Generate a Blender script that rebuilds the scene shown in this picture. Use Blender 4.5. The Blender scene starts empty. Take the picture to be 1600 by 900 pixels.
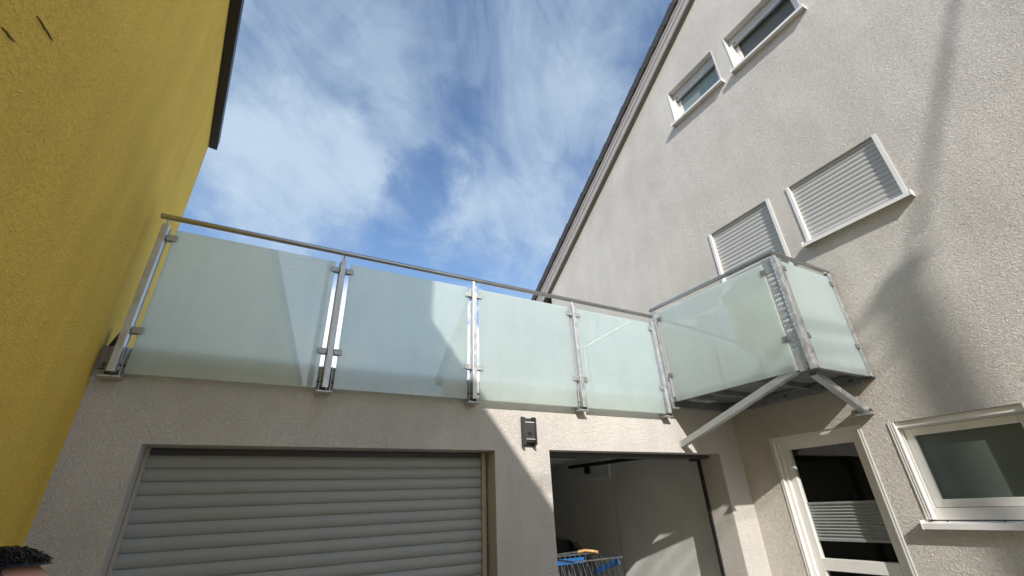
import bpy, bmesh, math, random
from mathutils import Vector, Matrix, Euler
random.seed(7)
S = bpy.context.scene
COL = S.collection
R = math.radians

# ------------------------------------------------------------------ camera
YAW, PIT, ROLL, FPX = 0.5154, 0.4670, -0.0466, 678.66
cy, sy, cp, sp = math.cos(YAW), math.sin(YAW), math.cos(PIT), math.sin(PIT)
fw = Vector((sy*cp, cy*cp, sp)); rt = Vector((cy, -sy, 0)); up = rt.cross(fw)
c_, s_ = math.cos(ROLL), math.sin(ROLL)
rt2 = rt*c_ + up*s_; up2 = up*c_ - rt*s_
cam_d = bpy.data.cameras.new('camera'); cam = bpy.data.objects.new('camera', cam_d); COL.objects.link(cam)
cam_d.sensor_width = 36; cam_d.lens = FPX/1600*36; cam_d.clip_start = .05; cam_d.clip_end = 5000
m = Matrix((rt2, up2, -fw)).transposed().to_4x4(); m.translation = Vector((0, -3.45, 1.7))
cam.matrix_world = m
S.camera = cam

# ------------------------------------------------------------------ sun and sky
SUN = Vector((.38, 1.0, -.66)).normalized()          # direction the light travels
ELEV = math.asin(-SUN.z)
sd = bpy.data.lights.new('sun', 'SUN'); sd.energy = 2.9; sd.angle = R(.53); sd.color = (1, .95, .87)
so = bpy.data.objects.new('sun', sd); COL.objects.link(so)
so.rotation_euler = SUN.to_track_quat('-Z', 'Y').to_euler(); so.location = (-6, -16, 14)

W = bpy.data.worlds.new('World'); S.world = W; W.use_nodes = True
nt = W.node_tree; N = nt.nodes; L = nt.links; N.clear()
def nn(tree, t, **kw):
    n = tree.nodes.new(t)
    for k, v in kw.items():
        if k in n.inputs.keys(): n.inputs[k].default_value = v
        else: setattr(n, k, v)
    return n
def mth(tree, op, a=None, b=None, c=None, clamp=False):
    n = tree.nodes.new('ShaderNodeMath'); n.operation = op; n.use_clamp = clamp
    for i, v in enumerate((a, b, c)):
        if v is None: continue
        if isinstance(v, (int, float)): n.inputs[i].default_value = v
        else: tree.links.new(v, n.inputs[i])
    return n.outputs[0]
def smooth(tree, v, lo, hi):
    n = tree.nodes.new('ShaderNodeMapRange'); n.interpolation_type = 'SMOOTHSTEP'
    tree.links.new(v, n.inputs[0]); n.inputs[1].default_value = lo; n.inputs[2].default_value = hi
    return n.outputs[0]
sky = nn(nt, 'ShaderNodeTexSky', sky_type='NISHITA', sun_disc=False)
sky.sun_elevation = ELEV
sky.sun_rotation = math.atan2(-SUN.x, -SUN.y)        # compass angle of the sun, clockwise from +Y
sky.altitude = 300; sky.air_density = 1.0; sky.dust_density = .6; sky.ozone_density = 1.6
tc = nn(nt, 'ShaderNodeTexCoord')
sep = nn(nt, 'ShaderNodeSeparateXYZ'); L.new(tc.outputs['Generated'], sep.inputs[0])
zz = mth(nt, 'ADD', mth(nt, 'MAXIMUM', sep.outputs[2], 0.0), .12)
comb = nn(nt, 'ShaderNodeCombineXYZ')
L.new(mth(nt, 'DIVIDE', sep.outputs[0], zz), comb.inputs[0]); L.new(mth(nt, 'DIVIDE', sep.outputs[1], zz), comb.inputs[1])
def mapping(tree, src, scale, rot=(0,0,0), loc=(0,0,0)):
    mp = tree.nodes.new('ShaderNodeMapping'); tree.links.new(src, mp.inputs[0])
    mp.inputs['Scale'].default_value = scale; mp.inputs['Rotation'].default_value = rot; mp.inputs['Location'].default_value = loc
    return mp.outputs[0]
def noise(tree, src, scale, detail=4, rough=.55, dist=0, lac=2.0):
    n = tree.nodes.new('ShaderNodeTexNoise'); tree.links.new(src, n.inputs['Vector'])
    n.inputs['Scale'].default_value = scale; n.inputs['Detail'].default_value = detail
    n.inputs['Roughness'].default_value = rough; n.inputs['Distortion'].default_value = dist; n.inputs['Lacunarity'].default_value = lac
    return n.outputs[0]
# high wispy cirrus on a plane far above, streaked
rot = mapping(nt, comb.outputs[0], (1, 1, 1), (0, 0, R(-62)))
wisp = noise(nt, mapping(nt, rot, (.62, 1.0, 1), (0, 0, 0), (3.2, 1.7, 0)), 1.9, 12, .62, 1.1)
broad = noise(nt, mapping(nt, rot, (.7, 1.0, 1), (0, 0, 0), (7.3, 2.1, 0)), .9, 5, .55, .5)
fine = noise(nt, mapping(nt, mapping(nt, comb.outputs[0], (1, 1, 1), (0, 0, R(-38))), (.42, 1.0, 1), (0, 0, 0), (1.1, 4.0, 0)), 6.0, 9, .66, 1.6)
cov = mth(nt, 'ADD', mth(nt, 'ADD', mth(nt, 'MULTIPLY', wisp, .62), mth(nt, 'MULTIPLY', broad, .40)), mth(nt, 'MULTIPLY', mth(nt, 'SUBTRACT', fine, .5), .34))
# the larger banks and openings of this particular sky, as directions roughened by turbulence
wn = nn(nt, 'ShaderNodeTexNoise'); L.new(tc.outputs['Generated'], wn.inputs['Vector']); wn.inputs['Scale'].default_value = 4; wn.inputs['Detail'].default_value = 6; wn.inputs['Roughness'].default_value = .6
wv1 = nn(nt, 'ShaderNodeVectorMath', operation='SUBTRACT'); L.new(wn.outputs['Color'], wv1.inputs[0]); wv1.inputs[1].default_value = (.5, .5, .5)
wv2 = nn(nt, 'ShaderNodeVectorMath', operation='SCALE'); L.new(wv1.outputs[0], wv2.inputs[0]); wv2.inputs['Scale'].default_value = .42
wv3 = nn(nt, 'ShaderNodeVectorMath', operation='ADD'); L.new(tc.outputs['Generated'], wv3.inputs[0]); L.new(wv2.outputs[0], wv3.inputs[1])
wv4 = nn(nt, 'ShaderNodeVectorMath', operation='NORMALIZE'); L.new(wv3.outputs[0], wv4.inputs[0])
def bank(d, hi, amt, src):
    d = Vector(d).normalized()
    dp = nn(nt, 'ShaderNodeVectorMath', operation='DOT_PRODUCT'); L.new(wv4.outputs[0], dp.inputs[0]); dp.inputs[1].default_value = d
    return mth(nt, 'ADD', src, mth(nt, 'MULTIPLY', smooth(nt, dp.outputs['Value'], math.cos(R(hi)), 1.0), amt))
def pix(u, v):
    return rt2*((u-800)/FPX) - up2*((v-450)/FPX) + fw
for u, v, hi, amt in ((450, 290, 13, .20), (590, 80, 24, .08), (780, 345, 12, .22), (800, 160, 22, .07), (350, 120, 20, .06), (900, 250, 14, .05), (760, 60, 12, -.05),
                      (650, 275, 8, -.22), (560, 395, 7, -.16), (660, 410, 7, -.14), (770, 430, 8, -.16), (700, 170, 8, -.05), (1010, 70, 9, -.07), (880, 60, 12, .06), (420, 60, 9, -.08), (560, 170, 7, -.07), (900, 330, 7, -.06), (320, 325, 8, -.12), (690, 180, 9, -.05)):
    cov = bank(pix(u, v), hi, amt, cov)
cir = smooth(nt, cov, .34, .92)
# low heaped clouds round the horizon
cum = noise(nt, mapping(nt, tc.outputs['Generated'], (1, 1, 1.6), (0, 0, 0), (2.1, .9, .2)), 4.2, 8, .58, .2)
lowm = mth(nt, 'SUBTRACT', 1.0, smooth(nt, sep.outputs[2], .40, .47))
cum = mth(nt, 'MULTIPLY', smooth(nt, cum, .49, .56), lowm)
mask = mth(nt, 'MULTIPLY', cir, .88)
bg1 = nn(nt, 'ShaderNodeBackground'); bg1.inputs[1].default_value = .124
gam = nn(nt, 'ShaderNodeHueSaturation'); gam.inputs['Saturation'].default_value = 1.06
L.new(sky.outputs[0], gam.inputs['Color']); L.new(gam.outputs[0], bg1.inputs[0])
bg2 = nn(nt, 'ShaderNodeBackground'); bg2.inputs[0].default_value = (.70, .86, 1.03, 1); bg2.inputs[1].default_value = .50
mx = nn(nt, 'ShaderNodeMixShader'); L.new(mask, mx.inputs[0]); L.new(bg1.outputs[0], mx.inputs[1]); L.new(bg2.outputs[0], mx.inputs[2])
wo = nn(nt, 'ShaderNodeOutputWorld'); bg3 = nn(nt, 'ShaderNodeBackground'); bg3.inputs[0].default_value = (.86, .93, 1.0, 1); bg3.inputs[1].default_value = .85
mx2 = nn(nt, 'ShaderNodeMixShader'); L.new(mth(nt, 'MULTIPLY', cum, .9), mx2.inputs[0]); L.new(mx.outputs[0], mx2.inputs[1]); L.new(bg3.outputs[0], mx2.inputs[2])
L.new(mx2.outputs[0], wo.inputs[0])

S.view_settings.view_transform = 'Standard'; S.view_settings.look = 'None'
S.view_settings.exposure = 0.78; S.view_settings.gamma = 1; S.view_settings.use_curve_mapping = False
S.render.engine = 'CYCLES'
S.cycles.use_denoising = True
S.cycles.max_bounces = 10; S.cycles.diffuse_bounces = 5; S.cycles.glossy_bounces = 5; S.cycles.transmission_bounces = 8; S.cycles.transparent_max_bounces = 12
S.cycles.sample_clamp_indirect = 6
S.cycles.caustics_reflective = False; S.cycles.caustics_refractive = False

# ------------------------------------------------------------------ materials
def mat(name):
    mt = bpy.data.materials.new(name); mt.use_nodes = True; t = mt.node_tree; t.nodes.clear()
    o = t.nodes.new('ShaderNodeOutputMaterial'); return mt, t, o
def ramp2(t, v, a, b, lo=0, hi=1):
    mr = t.nodes.new('ShaderNodeMapRange'); t.links.new(v, mr.inputs[0]); mr.inputs[1].default_value = lo; mr.inputs[2].default_value = hi
    mxn = t.nodes.new('ShaderNodeMix'); mxn.data_type = 'RGBA'
    t.links.new(mr.outputs[0], mxn.inputs[0]); mxn.inputs[6].default_value = (*a, 1); mxn.inputs[7].default_value = (*b, 1)
    return mxn.outputs[2]
def mulcol(t, a, b, f=1.0):
    mxn = t.nodes.new('ShaderNodeMix'); mxn.data_type = 'RGBA'; mxn.blend_type = 'MULTIPLY'; mxn.inputs[0].default_value = f
    t.links.new(a, mxn.inputs[6]); t.links.new(b, mxn.inputs[7]); return mxn.outputs[2]
def pri(t, o, **kw):
    b = t.nodes.new('ShaderNodeBsdfPrincipled'); t.links.new(b.outputs[0], o.inputs[0])
    for k, v in kw.items(): b.inputs[k.replace('_', ' ')].default_value = v
    return b
def bump(t, h, strength, dist, nrm=None):
    b = t.nodes.new('ShaderNodeBump'); b.inputs['Strength'].default_value = strength; b.inputs['Distance'].default_value = dist
    t.links.new(h, b.inputs['Height'])
    if nrm is not None: t.links.new(nrm, b.inputs['Normal'])
    return b.outputs[0]
def stucco(name, col, grain=70, depth=.006, stretch=(1, 1, 1), dirt=.10, worm=.5):
    mt, t, o = mat(name); b = pri(t, o, Roughness=.93)
    b.inputs['Specular IOR Level'].default_value = .15
    tc = t.nodes.new('ShaderNodeTexCoord'); src = mapping(t, tc.outputs['Object'], stretch)
    n1 = noise(t, src, grain, 3, .6, .8); n2 = noise(t, src, grain*.62, 3, .6, 1.4); n3 = noise(t, tc.outputs['Object'], 1.1, 5, .6, .3)
    n4 = noise(t, mapping(t, tc.outputs['Object'], (1, 1, .28)), 3.2, 6, .62, .4)
    ridged = mth(t, 'ABSOLUTE', mth(t, 'SUBTRACT', n2, .5))
    h = mth(t, 'ADD', mth(t, 'MULTIPLY', n1, 1 - worm), mth(t, 'MULTIPLY', mth(t, 'MINIMUM', mth(t, 'MULTIPLY', ridged, 5), 1.0), worm))
    c = tuple(col); lo = tuple(v*(1-dirt) for v in c); hi = tuple(min(1, v*(1+dirt*.5)) for v in c)
    cc = ramp2(t, n3, lo, hi, .3, .7)
    g = ramp2(t, n4, (.91, .905, .90), (1.03, 1.03, 1.025), .3, .68)
    cc = mulcol(t, cc, g)
    pit = ramp2(t, h, (.86, .855, .85), (1, 1, 1), .12, .38)
    cc = mulcol(t, cc, pit)
    t.links.new(cc, b.inputs['Base Color'])
    t.links.new(bump(t, h, .9, depth), b.inputs['Normal'])
    return mt
def plain(name, col, rough=.5, metal=0.0, var=.06, scale=9, bmp=0.0, bscale=60, spec=.5, coat=0.0):
    mt, t, o = mat(name); b = pri(t, o, Roughness=rough, Metallic=metal)
    b.inputs['Specular IOR Level'].default_value = spec; b.inputs['Coat Weight'].default_value = coat
    tc = t.nodes.new('ShaderNodeTexCoord'); n = noise(t, tc.outputs['Object'], scale, 4, .6)
    t.links.new(ramp2(t, n, tuple(v*(1-var) for v in col), tuple(min(1, v*(1+var)) for v in col), .3, .7), b.inputs['Base Color'])
    t.links.new(ramp2(t, n, (rough*.85,)*3, (min(1, rough*1.15),)*3, .3, .7), b.inputs['Roughness'])
    if bmp: t.links.new(bump(t, noise(t, tc.outputs['Object'], bscale, 3, .6), bmp, .003), b.inputs['Normal'])
    return mt
def galv(name, lo, hi, rough=.42, scale=55):
    mt, t, o = mat(name); b = pri(t, o, Metallic=.92, Roughness=rough)
    tc = t.nodes.new('ShaderNodeTexCoord'); v = t.nodes.new('ShaderNodeTexVoronoi'); v.inputs['Scale'].default_value = scale
    t.links.new(tc.outputs['Object'], v.inputs['Vector'])
    n = noise(t, tc.outputs['Object'], 14, 4, .6)
    sepc = t.nodes.new('ShaderNodeSeparateColor'); t.links.new(v.outputs['Color'], sepc.inputs[0])
    f = mth(t, 'ADD', mth(t, 'MULTIPLY', sepc.outputs[0], .5), mth(t, 'MULTIPLY', n, .6))
    t.links.new(ramp2(t, f, lo, hi, .2, .9), b.inputs['Base Color'])
    t.links.new(ramp2(t, f, (rough*.75,)*3, (rough*1.3,)*3, .2, .9), b.inputs['Roughness'])
    return mt
def frosted(name, col, trans=.70, rough=.012, refl_ior=1.5):
    mt, t, o = mat(name)
    tc = t.nodes.new('ShaderNodeTexCoord'); n = noise(t, tc.outputs['Object'], 2.2, 4, .6)
    cc = ramp2(t, n, tuple(v*.965 for v in col), tuple(min(1, v*1.02) for v in col), .3, .7)
    runs = noise(t, mapping(t, tc.outputs['Object'], (16, 16, .7)), 1.0, 6, .65, .2); specks = noise(t, tc.outputs['Object'], 26, 4, .7)
    cc = mulcol(t, cc, ramp2(t, runs, (.98, .98, .977), (1, 1, 1), .36, .56)); cc = mulcol(t, cc, ramp2(t, specks, (.978, .978, .975), (1, 1, 1), .34, .48))
    d = t.nodes.new('ShaderNodeBsdfDiffuse'); tr = t.nodes.new('ShaderNodeBsdfTranslucent')
    t.links.new(cc, d.inputs[0]); t.links.new(cc, tr.inputs[0])
    m1 = t.nodes.new('ShaderNodeMixShader'); m1.inputs[0].default_value = trans
    t.links.new(d.outputs[0], m1.inputs[1]); t.links.new(tr.outputs[0], m1.inputs[2])
    gl = t.nodes.new('ShaderNodeBsdfGlossy'); gl.inputs['Roughness'].default_value = rough; gl.inputs['Color'].default_value = (1, 1, 1, 1)
    fr = t.nodes.new('ShaderNodeFresnel'); fr.inputs[0].default_value = refl_ior
    m2 = t.nodes.new('ShaderNodeMixShader'); geo = t.nodes.new('ShaderNodeNewGeometry'); t.links.new(mth(t, 'MULTIPLY', fr.outputs[0], mth(t, 'SUBTRACT', 1.0, geo.outputs['Backfacing'])), m2.inputs[0]); t.links.new(m1.outputs[0], m2.inputs[1]); t.links.new(gl.outputs[0], m2.inputs[2])
    t.links.new(m2.outputs[0], o.inputs[0]); return mt
def clearglass(name, tint=(.95, .965, .96), ior=1.52):
    mt, t, o = mat(name)
    tr = t.nodes.new('ShaderNodeBsdfTransparent'); tr.inputs[0].default_value = (*tint, 1)
    gl = t.nodes.new('ShaderNodeBsdfGlossy'); gl.inputs['Roughness'].default_value = .004
    fr = t.nodes.new('ShaderNodeFresnel'); fr.inputs[0].default_value = ior
    m2 = t.nodes.new('ShaderNodeMixShader'); geo = t.nodes.new('ShaderNodeNewGeometry'); t.links.new(mth(t, 'MULTIPLY', fr.outputs[0], mth(t, 'SUBTRACT', 1.0, geo.outputs['Backfacing'])), m2.inputs[0]); t.links.new(tr.outputs[0], m2.inputs[1]); t.links.new(gl.outputs[0], m2.inputs[2])
    t.links.new(m2.outputs[0], o.inputs[0]); return mt

M = {}
M['garage'] = stucco('stucco_garage', (.685, .65, .61), 74, .009)
M['house'] = stucco('stucco_house', (.71, .672, .62), 66, .011, (1, .75, 1))
M['yellow'] = stucco('stucco_yellow', (.985, .665, .125), 50, .015, (1, 1, 1), .09, .3)
M['plaster'] = stucco('plaster_inside', (.78, .785, .765), 60, .003)
M['white'] = plain('white_plastic', (.78, .77, .74), .38, 0, .03)
M['white_sheet'] = plain('white_sheet_metal', (.80, .79, .77), .32, 0, .05, 6)
M['shutter'] = plain('shutter_grey', (.47, .475, .46), .45, 0, .03)
M['door_slat'] = plain('door_slat_grey', (.32, .335, .32), .45, .0, .04, 5)
M['guide'] = plain('guide_taupe', (.40, .36, .29), .45, 0, .04)
M['galv'] = galv('galvanised_steel', (.56, .57, .57), (.68, .69, .69), .52, 30)
M['galv_dull'] = galv('galvanised_dull', (.42, .435, .435), (.54, .55, .545), .55, 30)
M['galv_dark'] = galv('galvanised_dark', (.22, .23, .24), (.36, .37, .37), .6, 30)  # darker steel tone for the platform underside and balcony clamps
M['steel'] = plain('brushed_stainless', (.45, .44, .425), .30, 1.0, .04, 4)
M['bolt'] = plain('bolt_dark', (.12, .12, .12), .4, .9)
M['frost'] = frosted('frosted_glass', (.86, .93, .91), .78, .012, 1.75)
M['frost_dark'] = frosted('obscured_pane', (.22, .275, .255), .5)
M['frost_mid'] = frosted('obscured_pane_light', (.42, .52, .52), .5)
M['pane'] = clearglass('window_glass')
M['blind'] = plain('pleated_blind', (.40, .41, .405), .7, 0, .04)
M['darkblind'] = plain('dark_blind', (.16, .165, .165), .8, 0, .05)
M['rubber'] = plain('black_rubber', (.012, .012, .012), .6)
M['tile'] = plain('roof_tile_dark', (.050, .047, .047), .6, 0, .25, 12, .2, 40)
M['fascia'] = plain('verge_board_grey', (.42, .39, .37), .55, 0, .06, 14)
M['soffit'] = plain('soffit_brown', (.13, .115, .095), .7, 0, .1)
M['black_metal'] = plain('dark_eave_metal', (.022, .017, .014), .45, .2)
M['flash'] = plain('grey_brown_flashing', (.26, .23, .20), .6, 0, .1)
M['lamp'] = plain('anthracite_aluminium', (.055, .055, .056), .5, .2, .05)
M['lens'] = plain('lamp_lens', (.75, .75, .72), .2)
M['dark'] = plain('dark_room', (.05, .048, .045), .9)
M['ground'] = plain('paving', (.44, .445, .44), .9, 0, .12, 2.5, .3, 30)
M['blue'] = plain('blue_plastic', (.02, .12, .36), .4)
M['chrome'] = galv('zinc_wire', (.22, .23, .25), (.40, .41, .42), .35)
M['brass'] = plain('wooden_grip', (.62, .38, .16), .35)
M['carpaint'] = plain('black_car_paint', (.012, .012, .014), .25, 0, .05, 3, 0, 60, .5, 1.0)
M['carglass'] = plain('tinted_car_glass', (.008, .009, .010), .05)
M['redlens'] = plain('red_lens', (.30, .01, .01), .15)
M['skin'] = plain('skin', (.50, .27, .20), .5, 0, .06, 20)
M['hair'] = plain('black_hair', (.012, .010, .009), .45, 0, .3, 60)
M['shirt'] = plain('dark_blue_cloth', (.04, .05, .08), .9)
M['trousers'] = plain('grey_cloth', (.09, .09, .095), .9)
M['wood_pole'] = plain('pole_wood', (.16, .12, .085), .85, 0, .2, 6, .3, 40)
M['cable'] = plain('black_cable', (.02, .02, .02), .6)
M['plasterwhite'] = stucco('stucco_pale', (.56, .54, .50), 50, .004)
M['window_dark'] = plain('far_window', (.03, .035, .04), .08)
M['rooftile_red'] = plain('roof_red', (.22, .08, .05), .8, 0, .2, 12)
M['crack'] = plain('crack_dark', (.16, .10, .025), .95)
M['felt'] = plain('terrace_paving', (.50, .49, .47), .9, 0, .08)

# ------------------------------------------------------------------ mesh helpers
class MB:
    def __init__(s): s.v = []; s.f = []
    def poly(s, pts):
        n = len(s.v); s.v += [tuple(p) for p in pts]; s.f.append(tuple(range(n, n+len(pts)))); return s
    def box(s, x0, x1, y0, y1, z0, z1):
        x0, x1 = sorted((x0, x1)); y0, y1 = sorted((y0, y1)); z0, z1 = sorted((z0, z1)); n = len(s.v)
        s.v += [(x0,y0,z0),(x1,y0,z0),(x1,y1,z0),(x0,y1,z0),(x0,y0,z1),(x1,y0,z1),(x1,y1,z1),(x0,y1,z1)]
        s.f += [tuple(n+i for i in q) for q in ((0,3,2,1),(4,5,6,7),(0,1,5,4),(1,2,6,5),(2,3,7,6),(3,0,4,7))]; return s
    def obox(s, c, ax, ay, az):                       # centre and three half-extent vectors
        c, ax, ay, az = map(Vector, (c, ax, ay, az)); n = len(s.v)
        for k in (-1, 1):
            for i, j in ((-1,-1),(1,-1),(1,1),(-1,1)): s.v.append(tuple(c+ax*i+ay*j+az*k))
        s.f += [tuple(n+i for i in q) for q in ((0,3,2,1),(4,5,6,7),(0,1,5,4),(1,2,6,5),(2,3,7,6),(3,0,4,7))]; return s
    def bar(s, a, b, w, h, upv=(0,0,1)):              # square bar from a to b
        a, b = Vector(a), Vector(b); d = (b-a); l = d.length; d.normalize(); u = Vector(upv); sd = d.cross(u).normalized(); u = sd.cross(d).normalized()
        return s.obox((a+b)/2, sd*w/2, u*h/2, d*l/2)
    def tube(s, pts, r, n=12, caps=True):
        pts = [Vector(p) for p in pts]; rings = []
        for i, p in enumerate(pts):
            d = (pts[min(i+1, len(pts)-1)]-pts[max(i-1, 0)]).normalized()
            a = d.orthogonal().normalized() if i == 0 else (rings_a - d*rings_a.dot(d)).normalized()
            rings_a = a; b = d.cross(a); rr = r[i] if isinstance(r, (list, tuple)) else r
            k = len(s.v); s.v += [tuple(p+(a*math.cos(2*math.pi*j/n)+b*math.sin(2*math.pi*j/n))*rr) for j in range(n)]; rings.append(k)
        for q, w in zip(rings, rings[1:]):
            for j in range(n): s.f.append((q+j, q+(j+1) % n, w+(j+1) % n, w+j))
        if caps: s.f.append(tuple(rings[0]+j for j in reversed(range(n)))); s.f.append(tuple(rings[-1]+j for j in range(n)))
        return s
    def prism(s, prof, a, b, f):                      # prof: 2-D points; f(p, t) -> point, extruded t=a..b
        n = len(s.v); k = len(prof); s.v += [tuple(f(p, a)) for p in prof]+[tuple(f(p, b)) for p in prof]
        for i in range(k): s.f.append((n+i, n+(i+1) % k, n+k+(i+1) % k, n+k+i))
        s.f.append(tuple(n+i for i in reversed(range(k)))); s.f.append(tuple(n+k+i for i in range(k))); return s
    def mesh(s, name, material, bevel=0, smooth_=False, off=(0,0,0), seg=2, fix=True):
        me = bpy.data.meshes.new(name); o = Vector(off)
        me.from_pydata([tuple(Vector(p)-o) for p in s.v], [], s.f)
        bm = bmesh.new(); bm.from_mesh(me)
        if fix: bmesh.ops.recalc_face_normals(bm, faces=bm.faces)
        if bevel: bmesh.ops.bevel(bm, geom=[e for e in bm.edges if len(e.link_faces) == 2 and e.calc_face_angle(0) > .6], offset=bevel, segments=seg, affect='EDGES', profile=.6, clamp_overlap=True)
        bm.to_mesh(me); bm.free()
        if smooth_:
            for p in me.polygons: p.use_smooth = True
        if material: me.materials.append(M[material] if isinstance(material, str) else material)
        return me
def wloc(o):
    v = Vector((0,0,0))
    while o: v += o.location; o = o.parent
    return v
def part(name, mb, material, parent, bevel=0, smooth_=False, label=None, **kw):
    off = wloc(parent) if parent else Vector((0,0,0))
    me = mb.mesh(name, material, bevel, smooth_, off, **kw); o = bpy.data.objects.new(name, me); COL.objects.link(o); o.parent = parent
    if label: o['label'] = label
    return o
def inst(name, me, parent, loc, rot=(0,0,0)):         # shared mesh, world location
    o = bpy.data.objects.new(name, me); COL.objects.link(o); o.parent = parent
    o.location = Vector(loc)-(wloc(parent) if parent else Vector((0,0,0))); o.rotation_euler = rot; return o
def thing(name, label, cat, loc, group=None):
    o = bpy.data.objects.new(name, None); COL.objects.link(o); o.location = loc; o.empty_display_size = .2
    o['label'] = label; o['category'] = cat
    if group: o['group'] = group
    return o
def pieces(name, boxes, material, parent, bevel=0):
    for b in boxes: part(name, MB().box(*b), material, parent, bevel)
def auto_smooth(o, ang=40):
    me = o.data
    for p in me.polygons: p.use_smooth = True
    me.set_sharp_from_angle(angle=R(ang))

# ------------------------------------------------------------------ ground
g = MB()
for i in range(-8, 8):
    for j in range(-8, 8): g.poly([(i*60, j*60, 0), (i*60+60, j*60, 0), (i*60+60, j*60+60, 0), (i*60, j*60+60, 0)])
go = part('ground', g, 'ground', None); go['kind'] = 'structure'

X1 = 4.887                                             # face of the pale house
# ================================================================== wall with openings
def strip_wall(mb, lo, hi, top, holes, at, depth_at, zbase=0, extra=()):
    """Facade between lo and hi; top(u) -> height; holes (u0,u1,z0,z1,depth); at(u,z,d) -> point d behind the face."""
    cuts = sorted({lo, hi, *extra, *[h[0] for h in holes], *[h[1] for h in holes]})
    for a, b in zip(cuts, cuts[1:]):
        mid = (a+b)/2; hs = sorted([h for h in holes if h[0] < mid < h[1]], key=lambda h: h[2]); z = zbase
        for h in hs:
            if h[2] > z+1e-6: mb.poly([at(a, z, 0), at(b, z, 0), at(b, h[2], 0), at(a, h[2], 0)])
            z = h[3]
        mb.poly([at(a, z, 0), at(b, z, 0), at(b, top(b), 0), at(a, top(a), 0)])
    for u0, u1, z0, z1, dp in holes:
        mb.poly([at(u0, z0, 0), at(u0, z1, 0), at(u0, z1, dp), at(u0, z0, dp)])
        mb.poly([at(u1, z0, 0), at(u1, z1, 0), at(u1, z1, dp), at(u1, z0, dp)])
        mb.poly([at(u0, z1, 0), at(u1, z1, 0), at(u1, z1, dp), at(u0, z1, dp)])
        if z0 > 0.01: mb.poly([at(u0, z0, 0), at(u1, z0, 0), at(u1, z0, dp), at(u0, z0, dp)])

# ================================================================== GARAGE
GX0 = -1.0
garage = thing('garage', 'pale rendered garage with roller door and open bay under the glass railing', 'garage', (1.9, 0, 0))
w = MB()
strip_wall(w, GX0, X1, lambda u: 2.70, [(-.634, 1.717, 0, 2.13, .20), (2.257, 4.518, 0, 2.142, .30)], lambda u, z, d: (u, d, z), None)
part('front_wall', w, 'garage', garage, fix=False)
cp_ = MB(); cp_.poly([(GX0, 0, 2.70), (X1, 0, 2.70), (X1, .28, 2.70), (GX0, .28, 2.70)]); cp_.poly([(GX0, .28, 2.70), (X1, .28, 2.70), (X1, .28, 2.52), (GX0, .28, 2.52)])
part('parapet', cp_, 'flash', garage, fix=False)
rf = MB(); rf.box(GX0, X1-.003, .28, 6.6, 2.40, 2.52); part('roof_deck', rf, 'felt', garage)
iw = MB()
iw.box(4.65, 4.86, .30, 2.0, 0, 2.40)
part('inner_wall', iw, 'plaster', garage)
iw2 = MB(); iw2.box(4.665, 4.87, 2.0, 6.4, 0, 2.40); part('inner_wall', iw2, 'plaster', garage)
ledge = MB(); ledge.box(4.60, 4.668, 2.02, 6.3, 2.035, 2.398); part('wall_ledge', ledge, 'plaster', garage, .004)
bw = MB(); bw.box(GX0, 4.87, 6.4, 6.6, 0, 2.40); part('back_wall', bw, 'plaster', garage)
lw = MB(); lw.box(GX0, GX0+.18, .21, 6.4, 0, 2.40); part('side_wall', lw, 'plaster', garage)
pw = MB(); pw.box(1.90, 2.10, .32, 6.4, 0, 2.40); part('dividing_wall', pw, 'plaster', garage)
ce = MB(); ce.box(2.10, 4.65, .31, 6.4, 2.33, 2.397); part('ceiling', ce, 'plaster', garage)
pieces('door_reveal_end', [(4.518, 4.649, .302, .32, 0, 2.33), (2.10, 2.257, .302, .32, 0, 2.33)], 'plaster', garage)
pieces('door_track', [(4.492, 4.516, .27, .305, 0, 2.10), (2.259, 2.285, .22, .305, 0, 2.10)], 'rubber', garage, .003)
rl = MB(); rl.bar((4.42, .31, 2.20), (4.42, 2.75, 2.235), .05, .045); part('ceiling_rail', rl, 'rubber', garage, .003)
hb = MB(); hb.box(4.36, 4.46, .22, .30, 2.085, 2.138); part('rail_bracket', hb, 'rubber', garage, .004)
hd = MB(); hd.box(2.26, 4.515, .14, .29, 2.105, 2.139); part('lintel_trim', hd, 'lamp', garage, .002)
sw = MB(); sw.box(4.56, 4.64, 2.45, 2.56, 2.12, 2.22); part('junction_box', sw, 'rubber', garage, .006)
fl = MB(); fl.box(-.965, -.845, -.03, .03, 2.555, 2.695); part('flashing_block', fl, 'flash', garage, .003)
fb = MB(); fb.prism([(-.968, 2.70), (-.885, 2.70), (-.925, 2.83)], .02, .11, lambda p, t: (p[0], t, p[1])); part('shade_wedge', fb, 'rubber', garage)  # black wedge standing in for the shaded gap beside the parapet
# roller door, each slat its own piece
RP = .0759
prof = []
for k in range(9):
    a = k/8; prof.append((-.012*math.sin(math.pi*a)**.7 if 0 < a < 1 else 0, a*RP*.955))
prof += [(.010, RP*.955), (.010, RP), (.016, RP), (.016, 0)]
sm = MB(); sm.prism(prof, -.620, 1.668, lambda p, t: (t, p[0], p[1]))
slat_me = sm.mesh('slat', 'door_slat')
rd = MB(); rd.box(-.632, 1.70, .205, .215, 0, 2.35)
door = part('roller_door', rd, 'rubber', garage)
pieces('guide_rail', [(1.664, 1.702, .145, .199, 0, 2.128), (-.632, -.612, .145, .199, 0, 2.128)], 'guide', door, .003)
for k in range(28):
    z = 2.086-RP*(k) - RP + .0759
    o = inst('slat', slat_me, door, (0, .178, z-RP))
    if z-RP < 0: bpy.data.objects.remove(o)
tp = MB(); tp.box(-.632, 1.70, .185, .199, 2.086, 2.128); part('head_seal', tp, 'lamp', door)

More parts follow.
